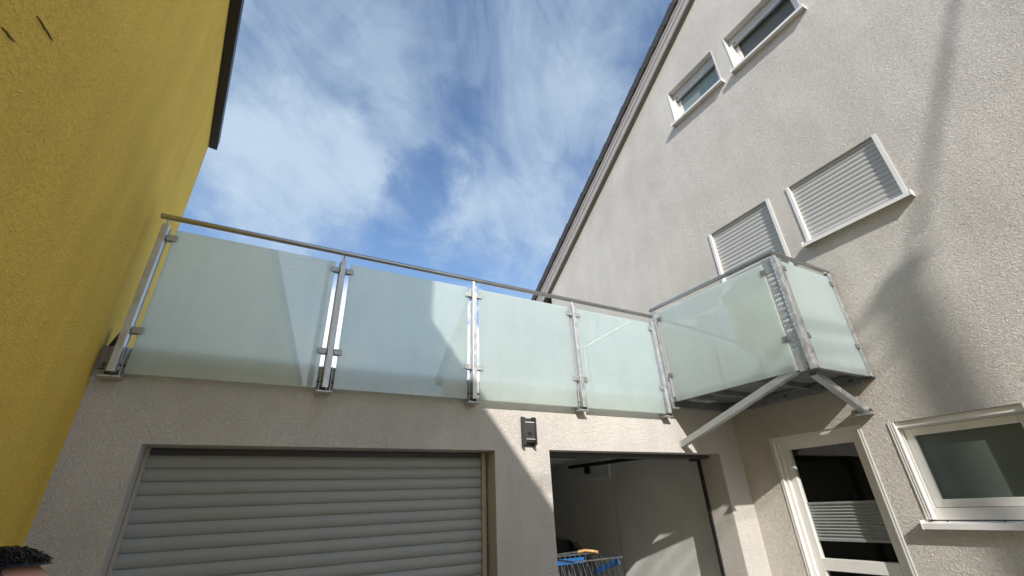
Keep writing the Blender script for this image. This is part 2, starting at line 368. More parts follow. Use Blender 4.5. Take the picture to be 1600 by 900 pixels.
# ================================================================== PALE HOUSE
house = thing('house', 'pale beige gabled house with shuttered windows rising on the right', 'house', (X1+4.5, -3.4, 0))
RY, RC, SL = -3.4, 8.075, .664                         # ridge, verge line z = RC - SL*y
HB, HF = 3.48, 2*RY-3.48
top = lambda y: RC-SL*y if y >= RY else RC-SL*(2*RY-y)
# openings: y0(right) y1(left) z0 z1 reveal depth
OPN = {'low': (-2.43, -1.515, 1.45, 2.232, .16), 'door': (-1.302, -.383, .05, 2.26, .16), 's1': (-1.27, -.379, 2.70, 4.93, .14), 's2': (-2.428, -1.478, 4.15, 4.92, .14),
       'w1': (-1.26, -.38, 7.04, 7.742, .2), 'w2': (-2.421, -1.459, 7.02, 7.722, .2)}
hw = MB(); strip_wall(hw, HF, HB, top, list(OPN.values()), lambda u, z, d: (X1+d, u, z), None, 0, (RY,))
part('gable_wall', hw, 'house', house, fix=False)
ow = MB(); HXE = X1+9
ow.poly([(X1, HB, 0), (HXE, HB, 0), (HXE, HB, top(HB)), (X1, HB, top(HB))]); ow.poly([(X1, HF, 0), (HXE, HF, 0), (HXE, HF, top(HF)), (X1, HF, top(HF))])
ow.poly([(HXE, HF, 0), (HXE, HB, 0), (HXE, HB, top(HB)), (HXE, RY, top(RY)), (HXE, HF, top(HF))])
part('outer_wall', ow, 'house', house, fix=False)
# rooms behind the openings: dark shells
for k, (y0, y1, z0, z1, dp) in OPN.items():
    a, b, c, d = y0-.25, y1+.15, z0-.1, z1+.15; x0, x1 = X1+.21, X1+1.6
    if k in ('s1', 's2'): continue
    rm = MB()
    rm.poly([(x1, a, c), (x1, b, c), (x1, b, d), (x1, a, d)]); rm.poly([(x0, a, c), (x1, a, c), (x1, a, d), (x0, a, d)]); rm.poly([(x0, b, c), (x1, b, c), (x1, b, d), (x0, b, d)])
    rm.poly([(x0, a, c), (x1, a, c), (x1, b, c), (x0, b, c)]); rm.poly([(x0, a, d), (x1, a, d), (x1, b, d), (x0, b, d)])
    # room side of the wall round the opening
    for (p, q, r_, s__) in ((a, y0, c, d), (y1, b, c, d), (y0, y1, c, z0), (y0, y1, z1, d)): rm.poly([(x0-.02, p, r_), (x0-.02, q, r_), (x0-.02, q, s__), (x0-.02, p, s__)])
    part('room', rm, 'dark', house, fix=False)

def rect_frame(mb, y0, y1, z0, z1, t, xa, xb, tb=None):
    tb = tb if tb is not None else t
    mb.box(xa, xb, y0, y0+t, z0, z1); mb.box(xa, xb, y1-t, y1, z0, z1)
    mb.box(xa, xb, y0+t, y1-t, z1-t, z1); mb.box(xa, xb, y0+t, y1-t, z0, z0+tb)
def sill(parent, y0, y1, z, out=.075, lip=.032, bolts=False):
    s = MB(); s.prism([(X1+.13, z+.012), (X1+.13, z), (X1-out, z-.012), (X1-out, z-.012-lip), (X1-out-.004, z-.012-lip), (X1-out-.004, z-.006)], y0-.022, y1+.022, lambda p, t: (p[0], t, p[1]))
    o = part('sill', s, 'white_sheet', parent)
    pieces('sill_end', [(X1-out-.006, X1, yy, yy+.008, z-.05, z+.016) for yy in (y0-.028, y1+.02)], 'white', parent, .002)
    if bolts:
        for yy in (y0+.12, (y0+y1)/2, y1-.12):
            b = MB(); b.tube([(X1+.03, yy, z+.001), (X1+.03, yy, z+.009)], .008, 8); part('screw', b, 'bolt', parent)
    return o

# --- shuttered openings
def slat_profile(p, bulge):
    pr = [(-bulge*math.sin(math.pi*k/6), p*.93*k/6) for k in range(7)]
    return pr+[(.004, p*.93), (.004, p), (.010, p), (.010, 0)]
def shuttered(key, label):
    y0, y1, z0, z1, dp = OPN[key]
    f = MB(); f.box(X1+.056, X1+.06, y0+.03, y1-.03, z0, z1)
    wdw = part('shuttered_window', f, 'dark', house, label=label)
    pieces('guide_rail', [(X1-.012, X1+.055, y1-.038, y1-.002, z0, z1-.002), (X1-.012, X1+.055, y0+.002, y0+.042, z0, z1-.002)], 'white', wdw, .003)
    h = MB(); h.box(X1+.030, X1+.055, y0+.042, y1-.038, z1-.032, z1-.004); part('shutter_box', h, 'shutter', wdw, .003)
    P = .0535; me = MB().prism(slat_profile(P, .0075), y0+.041, y1-.037, lambda p, t: (p[0], t, p[1])).mesh('slat', 'shutter')
    n = int((z1-.03-z0-.01)/P)+1
    for i in range(n): inst('slat', me, wdw, (X1+.040, 0, z1-.030-P*(i+1)))
    return wdw
w_ = shuttered('s2', 'white framed window with its pale roller shutter fully lowered'); sill(w_, OPN['s2'][0], OPN['s2'][1], 4.15)
w_ = shuttered('s1', 'balcony door with its pale roller shutter lowered')

# --- the lower window with obscured glass
y0, y1, z0, z1, dp = OPN['low']
f = MB(); rect_frame(f, y0+.002, y1-.002, z0+.014, z1-.002, .058, X1+.055, X1+.125, .085)
wlow = part('window', f, 'white', house, .004, label='wide lower window with obscured glass and white frame')
s = MB(); rect_frame(s, y0+.062, y1-.062, z0+.102, z1-.062, .060, X1+.085, X1+.138); part('sash', s, 'white', wlow, .005)
pieces('shutter_guide', [(X1-.008, X1+.05, y1-.014-a, y1-.002-a, z0+.02, z1-.002) for a in (0, .018, .036)]+[(X1-.008, X1+.05, y0+.002, y0+.045, z0+.02, z1-.002), (X1+.02, X1+.05, y0+.045, y1-.05, z1-.05, z1-.002)], 'white', wlow, .002)
p = MB(); p.box(X1+.115, X1+.127, y0+.118, y1-.118, z0+.158, z1-.118); part('pane', p, 'frost_dark', wlow)
sill(wlow, y0, y1, z0, .065, .034, True)

# --- the glazed door
y0, y1, z0, z1, dp = OPN['door']
f = MB(); rect_frame(f, y0+.002, y1-.002, z0, z1-.002, .062, X1+.045, X1+.115)
dr = part('glazed_door', f, 'white', house, .004, label='white framed glazed door with a half-lowered pleated blind')
s = MB(); rect_frame(s, y0+.066, y1-.066, z0+.02, z1-.064, .072, X1+.075, X1+.135); s.box(X1+.075, X1+.135, y0+.138, y1-.138, 1.035, 1.135)
part('sash', s, 'white', dr, .005)
for a in (0, .02): pieces('shutter_guide', [(X1-.006, X1+.04, y1-.016-a, y1-.002-a, z0, z1-.002), (X1-.006, X1+.04, y0+.002+a, y0+.016+a, z0, z1-.002)], 'white', dr, .002)
pieces('shutter_guide', [(X1+.01, X1+.04, y0+.04, y1-.04, z1-.045, z1-.002)], 'white', dr, .002)
for za, zb in ((1.130, z1-.13), (z0+.09, 1.04)):
    p = MB(); p.box(X1+.100, X1+.108, y0+.13, y1-.13, za, zb); part('pane', p, 'pane', dr)
bl = MB(); zt, zb = 1.60, 1.30; n = 11
pr = []
for k in range(n*2+1): pr.append((X1+.116+(.016 if k % 2 else 0), zt-(zt-zb)*k/(n*2)))
pr2 = [(x+.002, z) for x, z in reversed(pr)]
bl.prism(pr+pr2, y0+.135, y1-.135, lambda p, t: (p[0], t, p[1])); bl.box(X1+.114, X1+.136, y0+.135, y1-.135, zt, zt+.018); bl.box(X1+.114, X1+.136, y0+.135, y1-.135, zb-.02, zb)
part('pleated_blind', bl, 'blind', dr)

# --- the two upper windows
def upper(key, label, pane_m, blind):
    y0, y1, z0, z1, dp = OPN[key]
    f = MB(); rect_frame(f, y0+.003, y1-.003, z0+.014, z1-.004, .05, X1+.135, X1+.195)
    wd = part('window', f, 'white', house, .004, label=label)
    pieces('reveal_lining', [(X1-.006, X1+.13, y1-.012, y1-.002, z0, z1-.002), (X1-.006, X1+.13, y0+.002, y0+.012, z0, z1-.002)], 'white', wd)
    pieces('shutter_guide', [(X1+.07, X1+.125, y1-.052, y1-.013, z0+.01, z1-.15), (X1+.07, X1+.125, y0+.013, y0+.052, z0+.01, z1-.15)], 'white', wd, .003)
    bx = MB(); bx.box(X1+.100, X1+.134, y0+.013, y1-.013, z1-.15, z1-.004); part('shutter_box', bx, 'shutter', wd, .004)
    lb = MB(); lb.box(X1+.085, X1+.125, y0+.054, y1-.054, z1-.175, z1-.151); part('shutter_end_bar', lb, 'galv_dull', wd, .003)
    st = MB(); st.box(X1+.085, X1+.099, y1-.11, y1-.075, z1-.165, z1-.135); part('stopper', st, 'rubber', wd, .003)
    s = MB(); rect_frame(s, y0+.055, y1-.055, z0+.066, z1-.056, .05, X1+.15, X1+.185); part('sash', s, 'white', wd, .004)
    p = MB(); p.box(X1+.160, X1+.168, y0+.10, y1-.10, z0+.11, z1-.10); part('pane', p, pane_m, wd)
    if blind:
        n_ = 16; za_, zb_ = z0+.11, z1-.11
        q_ = [(X1+.176+(.012 if k % 2 else 0), za_+(zb_-za_)*k/(n_*2)) for k in range(n_*2+1)]
        part('pleated_blind', MB().prism(q_+[(x+.002, z) for x, z in reversed(q_)], y0+.105, y1-.105, lambda p, t: (p[0], t, p[1])), 'darkblind', wd)
    sill(wd, y0, y1, z0, .080, .028)
upper('w1', 'smaller upper window with pale obscured glass', 'frost_mid', False)
upper('w2', 'upper window with dark slatted blind behind glass', 'pane', True)

# --- roof: boards, tiles, slabs
OH = .09; th = math.atan(SL); NV = Vector((0, math.sin(th), math.cos(th))); TV = Vector((0, -math.cos(th), math.sin(th)))   # normal and up-slope of the rear slope
EY = HB+.46                                            # lower end of the verge
def rp(y, n, x): return Vector((x, y, RC-SL*y))+NV*n
so_ = MB(); so_.obox((rp(EY, .012, X1-OH/2+.01)+rp(RY, .012, X1-OH/2+.01))/2, (OH/2+.01, 0, 0), NV*.012, TV*((EY-RY)/math.cos(th)/2))
part('verge_soffit', so_, 'soffit', house)
for a, b, dx in ((0, .095, .0), (.10, .175, .012), (.18, .235, .024)):
    v = MB(); v.obox((rp(EY, (a+b)/2, X1-OH-.012-dx)+rp(RY, (a+b)/2, X1-OH-.012-dx))/2, (.012, 0, 0), NV*(b-a)/2, TV*((EY-RY)/math.cos(th)/2)); part('verge_board', v, 'fascia', house, .003)
# rear slope slab and front slope slab
def slab(name, m_, n0, n1, x0, x1, ya, yb, flip=False):
    v = MB(); pts = []
    for n in (n0, n1):
        for x, y in ((x0, ya), (x1, ya), (x1, yb), (x0, yb)):
            q = rp(y, n, x)
            if flip: q = Vector((q.x, 2*RY-q.y, q.z))
            pts.append(q)
    k = len(v.v); v.v += [tuple(q) for q in pts]; v.f += [(0,3,2,1),(4,5,6,7),(0,1,5,4),(1,2,6,5),(2,3,7,6),(3,0,4,7)]
    return part(name, v, m_, house)
slab('roof', 'soffit', .03, .20, X1-OH+.03, HXE, EY, RY); slab('roof', 'soffit', .03, .20, X1-OH+.03, HXE, EY, RY, True)
slab('roof_covering', 'tile', .225, .27, X1-OH-.02, HXE+.1, EY+.03, RY); slab('roof_covering', 'tile', .225, .27, X1-OH-.02, HXE+.1, EY+.03, RY, True)
# verge tiles
TL = .345
tm = MB(); tm.obox((0, 0, .012), (.17, 0, 0), (0, -TL/2*1.04, 0), (0, 0, .022)); tm.box(-.185, -.150, -TL/2*1.03, TL/2*1.03, -.060, .072)
tile_me = tm.mesh('roof_tile', 'tile', .006)
n = int((EY-RY)/math.cos(th)/TL)
for i in range(n+1):
    y = EY+.02-(i+.5)*TL*math.cos(th)
    o = inst('roof_tile', tile_me, house, rp(y, .285, X1-OH-.055+.15+random.uniform(-.004, .004)), (-th-.055+random.uniform(-.008, .008), 0, 0))
# eave end box and gutter at the rear corner
eb = MB(); eb.box(X1-OH+.005, HXE, HB+.002, EY-.03, top(EY)+.02, top(EY)+.05); part('eave_soffit', eb, 'soffit', house)
ef = MB(); ef.box(X1-OH+.01, HXE, EY-.03, EY-.005, top(EY)-.02, top(EY)+.17); part('eave_board', ef, 'fascia', house)
gt = MB()
for k in range(8):
    a0, a1 = math.pi+math.pi*k/8, math.pi+math.pi*(k+1)/8; c0 = (EY+.065, top(EY)+.16)
    gt.poly([(X1-OH-.03, c0[0]+.06*math.cos(a0), c0[1]+.06*math.sin(a0)), (HXE, c0[0]+.06*math.cos(a0), c0[1]+.06*math.sin(a0)), (HXE, c0[0]+.06*math.cos(a1), c0[1]+.06*math.sin(a1)), (X1-OH-.03, c0[0]+.06*math.cos(a1), c0[1]+.06*math.sin(a1))])
gt.poly([(X1-OH-.03, EY+.065+.06*math.cos(math.pi+math.pi*k/8), top(EY)+.16+.06*math.sin(math.pi+math.pi*k/8)) for k in range(9)])
part('gutter', gt, 'galv', house, fix=False)
ms = MB(); ms.tube([(X1+.4, -5.13, 8.5), (X1+.4, -5.13, 10.45)], .035, 10); ms.box(X1+.1, X1+.7, -5.16, -5.10, 10.16, 10.22); part('service_mast', ms, 'galv_dull', house)

# ================================================================== YELLOW HOUSE
K = .135; YD = Vector((-K, 1, 0)).normalized(); YN = Vector((1, K, 0)).normalized()
P0 = Vector((-.98, 0, 0)); LB, LF = 1.45*math.sqrt(1+K*K), -13.0
yh = thing('yellow_house', 'tall yellow rendered house with a dark eave on the left', 'house', P0+YD*(-5)-YN*3)
YE = 5.62
def yp(l, n, z): return P0+YD*l+YN*n+Vector((0, 0, z))
ywm = MB()
cuts = [LF+(LB-LF)*i/12 for i in range(13)]
for a, b in zip(cuts, cuts[1:]): ywm.poly([yp(a, 0, 0), yp(b, 0, 0), yp(b, 0, YE), yp(a, 0, YE)])
part('side_wall', ywm, 'yellow', yh, fix=False)
ye = MB(); D = 7.0; RH = YE+D/2*.72
for l in (LB, LF): ye.poly([yp(l, 0, 0), yp(l, -D, 0), yp(l, -D, YE), yp(l, -D/2, RH), yp(l, 0, YE)])
ye.poly([yp(LB, -D, 0), yp(LF, -D, 0), yp(LF, -D, YE), yp(LB, -D, YE)])
part('end_wall', ye, 'yellow', yh, fix=False)
yr = MB()
for sgn in (0, 1):
    f = (lambda n: n) if not sgn else (lambda n: -D-n)
    pts = [yp(l, f(n), z+dz) for dz in (0, .1) for l, n, z in ((LB+.03, .05, YE+.045), (LF-.2, .05, YE+.045), (LF-.2, -D/2, RH+.10), (LB+.03, -D/2, RH+.10))]
    k = len(yr.v); yr.v += [tuple(q) for q in pts]; yr.f += [tuple(k+i for i in q) for q in ((0,3,2,1),(4,5,6,7),(0,1,5,4),(1,2,6,5),(2,3,7,6),(3,0,4,7))]
part('roof', yr, 'rooftile_red', yh)
yf = MB(); yf.obox(yp((LB+LF)/2, .042, YE+.02), YD*((LB-LF)/2+.01), YN*.042, Vector((0, 0, .07))); part('eave_board', yf, 'black_metal', yh, .004)
# unseen stack added on the roof to throw shade across the second pane
chm = MB(); chm.obox((-1.14, -5.02, 6.75), YD*.25, YN*.25, (0, 0, .95)); ch = part('shadow_stack', chm, 'flash', yh)
chc = MB(); chc.obox((-1.14, -5.02, 7.74), YD*.29, YN*.29, (0, 0, .04)); part('shadow_stack_cap', chc, 'flash', ch)
def crackline(pts, wd):
    mb = MB(); L_ = []; R_ = []
    for i, (l, z) in enumerate(pts):
        k = math.sin(math.pi*(i+.15)/(len(pts)-.7))*wd; L_.append((l-k, z+k*.3)); R_.append((l+k, z-k*.3))
    prof = L_+R_[::-1]; mb.prism(prof, -.004, .0035, lambda p, t: yp(p[0], t, p[1])); return mb
for (la, za, lb_, zb, wd) in ((-2.47, 2.655, -2.405, 2.685,   .0028), (-2.40, 2.79, -2.285, 2.838, .0032)):
    pts = [(la+(lb_-la)*t/7+random.uniform(-.0015, .0015), za+(zb-za)*t/7+random.uniform(-.002, .002)) for t in range(8)]
    part('crack', crackline(pts, wd), 'crack', yh)

# ================================================================== GLASS RAILING ON THE GARAGE
rail = thing('glass_railing', 'steel railing with four frosted glass panels along the garage roof edge', 'railing', (1.45, -.06, 2.5))
PX = [-.877, .319, 1.490, 2.630, 3.759]; ZB, ZT, ZH = 2.52, 3.578, 3.648
def post(parent, x, y, z0, z1, zh, first=False):
    p = MB(); p.box(x-.020, x+.020, y-.040, y+.012, z0, z1); po = part('post', p, 'galv', parent, .003)
    p = MB(); p.box(x-.027, x+.027, y+.013, y+.020, z0+.02, z1-.004); part('post_flange', p, 'galv_dull', po, .001)
    p = MB(); p.tube([(x, y-.012, z1), (x, y-.012, zh-.015)], .007, 8); part('handrail_stem', p, 'steel', po)
    return po
for i, x in enumerate(PX):
    po = post(rail, x, -.072, ZB, ZT, ZH)
    b = MB(); b.box(x-.055, x+.052, -.100, -.001, ZB-.028, ZB-.018); part('base_plate', b, 'galv', po, .002)
    pieces('side_bracket', [(x-.039, x-.034, -.070, -.002, ZB-.018, 2.69), (x+.034, x+.039, -.070, -.002, ZB-.018, 2.69)], 'galv_dull', po, .001)
    for zz_ in (ZB+.055, ):
        b = MB(); b.tube([(x-.058, -.055, zz_), (x+.058, -.055, zz_)], .010, 8); part('bolt', b, 'bolt', po)
    b = MB(); b.tube([(x+.008, -.112, ZB-.010), (x+.008, -.02, ZB-.010)], .009, 8); part('bolt', b, 'bolt', po)
GZ0, GZ1 = 2.522, 3.562
for a, b in zip(PX, PX[1:]):
    gx0 = a+.058; gx1 = b-.058
    if a == PX[-2]: gx1 = b-.035
    p = MB(); p.box(gx0, gx1, -.080, -.068, GZ0, GZ1); gp = part('glass_panel', p, 'frost', rail, .001, seg=1)
    for zz_ in (2.795, 3.487):
        for gx, sg in ((gx0, 1), (gx1, -1)):
            c = MB(); c.box(gx-.028*sg, gx+.026*sg, -.0945, -.081, zz_-.022, zz_+.022); c.box(gx-.028*sg, gx+.026*sg, -.067, -.055, zz_-.022, zz_+.022); c.box(gx-.034*sg, gx-.022*sg, -.094, -.055, zz_-.0215, zz_+.0215)
            part('clamp', c, 'galv_dull', gp, .003)
h = MB(); h.tube([(-.925, -.084, ZH+.003), (3.79, -.084, ZH+.003)], .021, 18); ho = part('handrail', h, 'steel', rail); auto_smooth(ho)
# through the glass the bracket tops stay visible

# ================================================================== BALCONY / WALKWAY PLATFORM
bal = thing('balcony_platform', 'galvanised corner balcony with frosted glass sides braced by two struts', 'balcony', (4.35, -.78, 2.6))
AI = Vector((3.853, -.10, 0)); AO = Vector((3.938, -1.547, 0)); AD = (AO-AI).normalized(); AN = Vector((AD.y, -AD.x, 0))   # outward normal of side A (towards -x)
if AN.x > 0: AN = -AN
def za(v, z): return Vector((v.x, v.y, z))
B0, B1, BH = 2.645, 3.725, 3.758
fl = MB(); fl.v = [(3.875, -.004, 2.70), (X1-.004, -.004, 2.70), (X1-.004, -1.53, 2.70), (3.955, -1.53, 2.70)]; fl.v += [(x, y, z+.006) for x, y, z in fl.v]
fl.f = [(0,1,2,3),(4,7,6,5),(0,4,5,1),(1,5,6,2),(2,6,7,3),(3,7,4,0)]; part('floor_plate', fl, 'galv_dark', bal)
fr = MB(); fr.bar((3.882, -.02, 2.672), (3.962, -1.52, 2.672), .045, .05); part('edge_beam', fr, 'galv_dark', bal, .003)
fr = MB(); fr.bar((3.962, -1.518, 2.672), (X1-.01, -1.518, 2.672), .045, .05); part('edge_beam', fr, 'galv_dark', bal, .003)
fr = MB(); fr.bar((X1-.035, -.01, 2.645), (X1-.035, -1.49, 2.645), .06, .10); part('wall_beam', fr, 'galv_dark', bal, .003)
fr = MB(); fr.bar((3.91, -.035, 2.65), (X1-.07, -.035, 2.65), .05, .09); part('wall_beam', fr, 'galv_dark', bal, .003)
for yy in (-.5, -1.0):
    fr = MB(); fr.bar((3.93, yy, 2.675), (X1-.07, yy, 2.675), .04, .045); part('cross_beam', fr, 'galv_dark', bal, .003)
for yy in (-.35, -.75, -1.15, -1.4):
    b = MB(); b.tube([(X1-.085, yy, 2.64), (X1-.06, yy, 2.64)], .014, 6); part('bolt', b, 'bolt', bal)
# perforated kick strip near the garage end
kp = MB()
for i in range(14): kp.box(3.955+i*.024, 3.955+i*.024+.013, -.30, -.22, 2.640, 2.652)
kp.box(3.95, 4.29, -.304, -.298, 2.639, 2.653); kp.box(3.95, 4.29, -.222, -.216, 2.639, 2.653); part('perforated_strip', kp, 'galv', bal)
# struts
def strut(a, b, w, hgt, foot, upv=(0, 0, 1)):
    s_ = MB(); s_.bar(a, b, w, hgt, upv); o = part('strut', s_, 'galv_dull', bal, .004)
    part('foot_plate', foot, 'galv', o, .002); return o
ft = MB(); ft.box(3.925, 3.998, -.010, -.001, 2.192, 2.262)
strut((3.962, -.008, 2.225), (3.955, -1.40, 2.66), .062, .062, ft)
ft = MB(); ft.box(X1-.012, X1-.001, -1.46, -1.30, 2.325, 2.40)
ft.box(X1-.07, X1-.012, -1.46, -1.30, 2.325, 2.334)
strut((X1-.012, -1.385, 2.378), (4.20, -1.40, 2.66), .060, .060, ft)
for yy in (-1.44, -1.32):
    b = MB(); b.tube([(X1-.022, yy, 2.365), (X1-.002, yy, 2.365)], .010, 6); part('bolt', b, 'bolt', bal)
# posts
pi_ = AI+AD*.0
p = MB(); p.obox(za(pi_, (B0+B1)/2-.04)-AD*.03, AN*.022, AD*.020, (0, 0, (B1-B0)/2+.04)); pin = part('post', p, 'galv', bal, .003)
p = MB(); p.obox(za(pi_, B0-.065)-AD*.02+AN*.0, AN*.05, AD*.05, (0, 0, .006)); part('base_plate', p, 'galv', pin, .002)
b = MB(); b.tube([za(pi_, B0-.05)+AN*.05-AD*.03, za(pi_, B0-.05)-AN*.05-AD*.03], .011, 8); part('bolt', b, 'bolt', pin)
p = MB(); p.tube([za(pi_, B1)-AD*.03, za(pi_, BH-.01)-AD*.03], .007, 8); part('handrail_stem', p, 'steel', pin)
p = MB(); p.obox(za(AO, (B0+B1)/2-.012), AN*.022, AD*.018, (0, 0, (B1-B0)/2+.012)); pco = part('corner_post', p, 'galv', bal, .003)
lad = MB(); fz0, fz1 = B0+.16, B1-.16; c0 = AO-AD*.082-AN*.004
for dd in (-.036, .036): lad.obox(za(c0, (B0+B1)/2)+AD*dd, AN*.0015, AD*.008, (0, 0, (B1-B0)/2))
k = 0; z = B0+.012
while z < B1: lad.obox(za(c0, z), AN*.0013, AD*.030, (0, 0, .012 if fz0 < z < fz1 else .026)); z += .052
part('perforated_flange', lad, 'galv_dull', pco)
lb2 = MB(); lb2.box(3.96, 4.012, -1.566, -1.562, B0, B1-.02); part('post_flange', lb2, 'galv_dull', pco)
lb2 = MB(); lb2.obox(za(AO, B0-.03), AN*.04, AD*.036, (0, 0, .006)); part('base_plate', lb2, 'bolt', pco)
p = MB(); p.box(X1-.048, X1-.006, -1.567, -1.527, B0, B1); pw_ = part('wall_post', p, 'galv', bal, .003)
lb2 = MB(); lb2.box(X1-.07, X1-.002, -1.575, -1.52, B0-.018, B0-.008); part('base_plate', lb2, 'bolt', pw_)
for v in (AO, Vector((X1-.03, -1.547, 0))):
    p = MB(); p.tube([za(v, B1), za(v, BH-.01)], .007, 8); part('handrail_stem', p, 'steel', pco)
# glass
ga, gb = AI+AD*.045, AO-AD*.124
p = MB(); p.obox((za(ga, (B0+3.69)/2+.0)+za(gb, (B0+3.69)/2))/2+AN*.006, AN*.006, (gb-ga)/2, (0, 0, (3.69-B0)/2)); pa = part('glass_panel', p, 'frost', bal, .001, seg=1, label='side glass panel facing the yellow house')
for zz_ in (2.93, 3.60):
    for gg, sg in ((ga, 1), (gb, -1)):
        c = MB(); c.obox(za(gg, zz_)+AN*.018, AN*.0055, AD*.027, (0, 0, .024)); c.obox(za(gg, zz_)-AN*.0065, AN*.0055, AD*.027, (0, 0, .024)); part('clamp', c, 'galv_dark', pa, .003)
p = MB(); p.box(4.010, X1-.072, -1.560, -1.548, B0, 3.68); pb = part('glass_panel', p, 'frost', bal, .001, seg=1, label='front glass panel beside the pale house wall')
for zz_ in (2.93, 3.60):
    for gx, sg in ((4.010, 1), (X1-.072, -1)):
        c = MB(); c.box(gx-.027, gx+.027, -1.5725, -1.561, zz_-.024, zz_+.024); c.box(gx-.027, gx+.027, -1.547, -1.536, zz_-.024, zz_+.024); part('clamp', c, 'galv_dark', pb, .003)
h = MB(); h.tube([za(AI, BH)-AD*.075, za(AO, BH), ], .021, 16); ho = part('handrail', h, 'steel', bal); auto_smooth(ho)
h = MB(); h.tube([za(AO, BH)-Vector((.015, 0, 0)), (X1-.012, -1.547, BH)], .0208, 16); ho = part('handrail', h, 'steel', bal); auto_smooth(ho)
h = MB(); h.tube([(X1-.07, -1.547, BH-.045), (X1-.03, -1.547, BH-.012)], .012, 8); part('handrail_bracket', h, 'steel', bal)

# ================================================================== WALL LAMP
lamp = thing('wall_lamp', 'small anthracite up-and-down wall lamp between the two garage doors', 'lamp', (2.035, 0, 2.285))
a, b = 1.972, 2.096; z0, z1 = 2.165, 2.405
l = MB(); l.box(a+.004, b-.004, -.012, -.001, z0, z1); lbk = part('back_plate', l, 'lamp', lamp, .002)
l = MB(); l.box(a+.014, b-.014, -.055, -.0125, z0+.035, z1-.05); part('housing', l, 'lamp', lamp, .003)
for x in (a, b-.012):
    l = MB(); l.prism([(-.075, z0+.012), (-.012, z0-.01), (-.012, z1+.012), (-.075, z1-.005)], x, x+.012, lambda p, t: (t, p[0], p[1])); part('side_fin', l, 'lamp', lamp, .002)
l = MB(); l.box(a+.0125, b-.0125, -.062, -.0555, z0+.05, z1-.04); part('front_cover', l, 'lamp', lamp, .002)
pieces('trim', [(a+.016, b-.016, -.066, -.0625, z1-.047, z1-.041), (a+.022, b-.016, -.066, -.0625, z0+.052, z0+.057)], 'lens', lamp)
l = MB(); l.box(a+.036, b-.045, -.0645, -.0622, z0+.085, z0+.115); part('sensor', l, 'rubber', lamp, .002)
l = MB(); l.box(a+.02, b-.02, -.050, -.016, z0+.028, z0+.0345); part('light_opening', l, 'rubber', lamp)

# ================================================================== CAR IN THE GARAGE
car = thing('parked_car', 'dark car parked deep inside the open garage bay', 'car', (3.05, 4.0, 0))
cx0 = 3.05
secs = [  # y, half width, z of belt, roof half width, roof z
    (1.95, .74, .92, .60, .98), (2.02, .80, .95, .62, 1.05), (2.35, .83, .97, .60, 1.30), (2.7, .84, .97, .58, 1.345), (3.4, .85, .96, .57, 1.36), (4.0, .85, .95, .57, 1.33), (4.55, .84, .94, .60, 1.08), (4.75, .83, .93, .66, .95), (5.4, .80, .85, .66, .87), (5.85, .70, .70, .60, .74)]
def ring(y, hw, zb, rw, zr): return [(-hw*.92, .22), (-hw, .38), (-hw, zb*.75), (-hw*.985, zb), (-rw-.02, zr-.05), (-rw*.8, zr-.008), (0, zr+.012), (rw*.8, zr-.008), (rw+.02, zr-.05), (hw*.985, zb), (hw, zb*.75), (hw, .38), (hw*.92, .22)]
cb = MB(); ks = []
for s_ in secs:
    ks.append(len(cb.v)); cb.v += [(cx0+x, s_[0], z) for x, z in ring(*s_)]
for q, w_ in zip(ks, ks[1:]):
    for j in range(13): cb.f.append((q+j, q+(j+1) % 13, w_+(j+1) % 13, w_+j))
cb.f.append(tuple(ks[0]+j for j in range(13))); cb.f.append(tuple(ks[-1]+j for j in range(13)))
o = part('body', cb, 'carpaint', car); auto_smooth(o, 35)
def quad_on(secA, secB, j0, j1, name, sgn):
    A, B = ring(*secA), ring(*secB); mb = MB()
    def P(sc, pt, push): return Vector((cx0+pt[0]*1.006, sc[0], pt[1]+push))
    return mb
rwn = MB(); A, B = secs[1], secs[2]
rwn.poly([(cx0-.54, 2.045, 1.085), (cx0+.54, 2.045, 1.085), (cx0+.47, 2.315, 1.292), (cx0-.47, 2.315, 1.292)]); part('rear_window', rwn, 'carglass', car)
for sg in (-1, 1):
    sw_ = MB(); sw_.poly([(cx0+sg*.828, 2.45, .985), (cx0+sg*.845, 3.35, .985), (cx0+sg*.62, 3.35, 1.30), (cx0+sg*.65, 2.6, 1.27)]); part('side_window', sw_, 'carglass', car)
    sw_ = MB(); sw_.poly([(cx0+sg*.847, 3.42, .985), (cx0+sg*.845, 4.35, .97), (cx0+sg*.63, 3.95, 1.28), (cx0+sg*.62, 3.42, 1.30)]); part('side_window', sw_, 'carglass', car)
    t_ = MB(); t_.box(cx0+sg*.50, cx0+sg*.74, 1.935, 1.965, .72, .88); part('tail_light', t_, 'redlens', car, .01)
    mr = MB(); mr.box(cx0+sg*.86, cx0+sg*1.0, 4.15, 4.22, .95, 1.06); part('mirror', mr, 'carpaint', car, .015)
    for yy in (2.6, 5.0):
        wl = MB(); wl.tube([(cx0+sg*.66, yy, .31), (cx0+sg*.87, yy, .31)], .31, 24); wo_ = part('wheel', wl, 'rubber', car, .01)
        ri = MB(); ri.tube([(cx0+sg*.865, yy, .31), (cx0+sg*.878, yy, .31)], .20, 20); part('rim', ri, 'galv', wo_)
bp_ = MB(); bp_.box(cx0-.7, cx0+.7, 1.90, 1.97, .36, .58); part('bumper', bp_, 'carpaint', car, .02)

car.location += Vector((.23, -.35, 0))

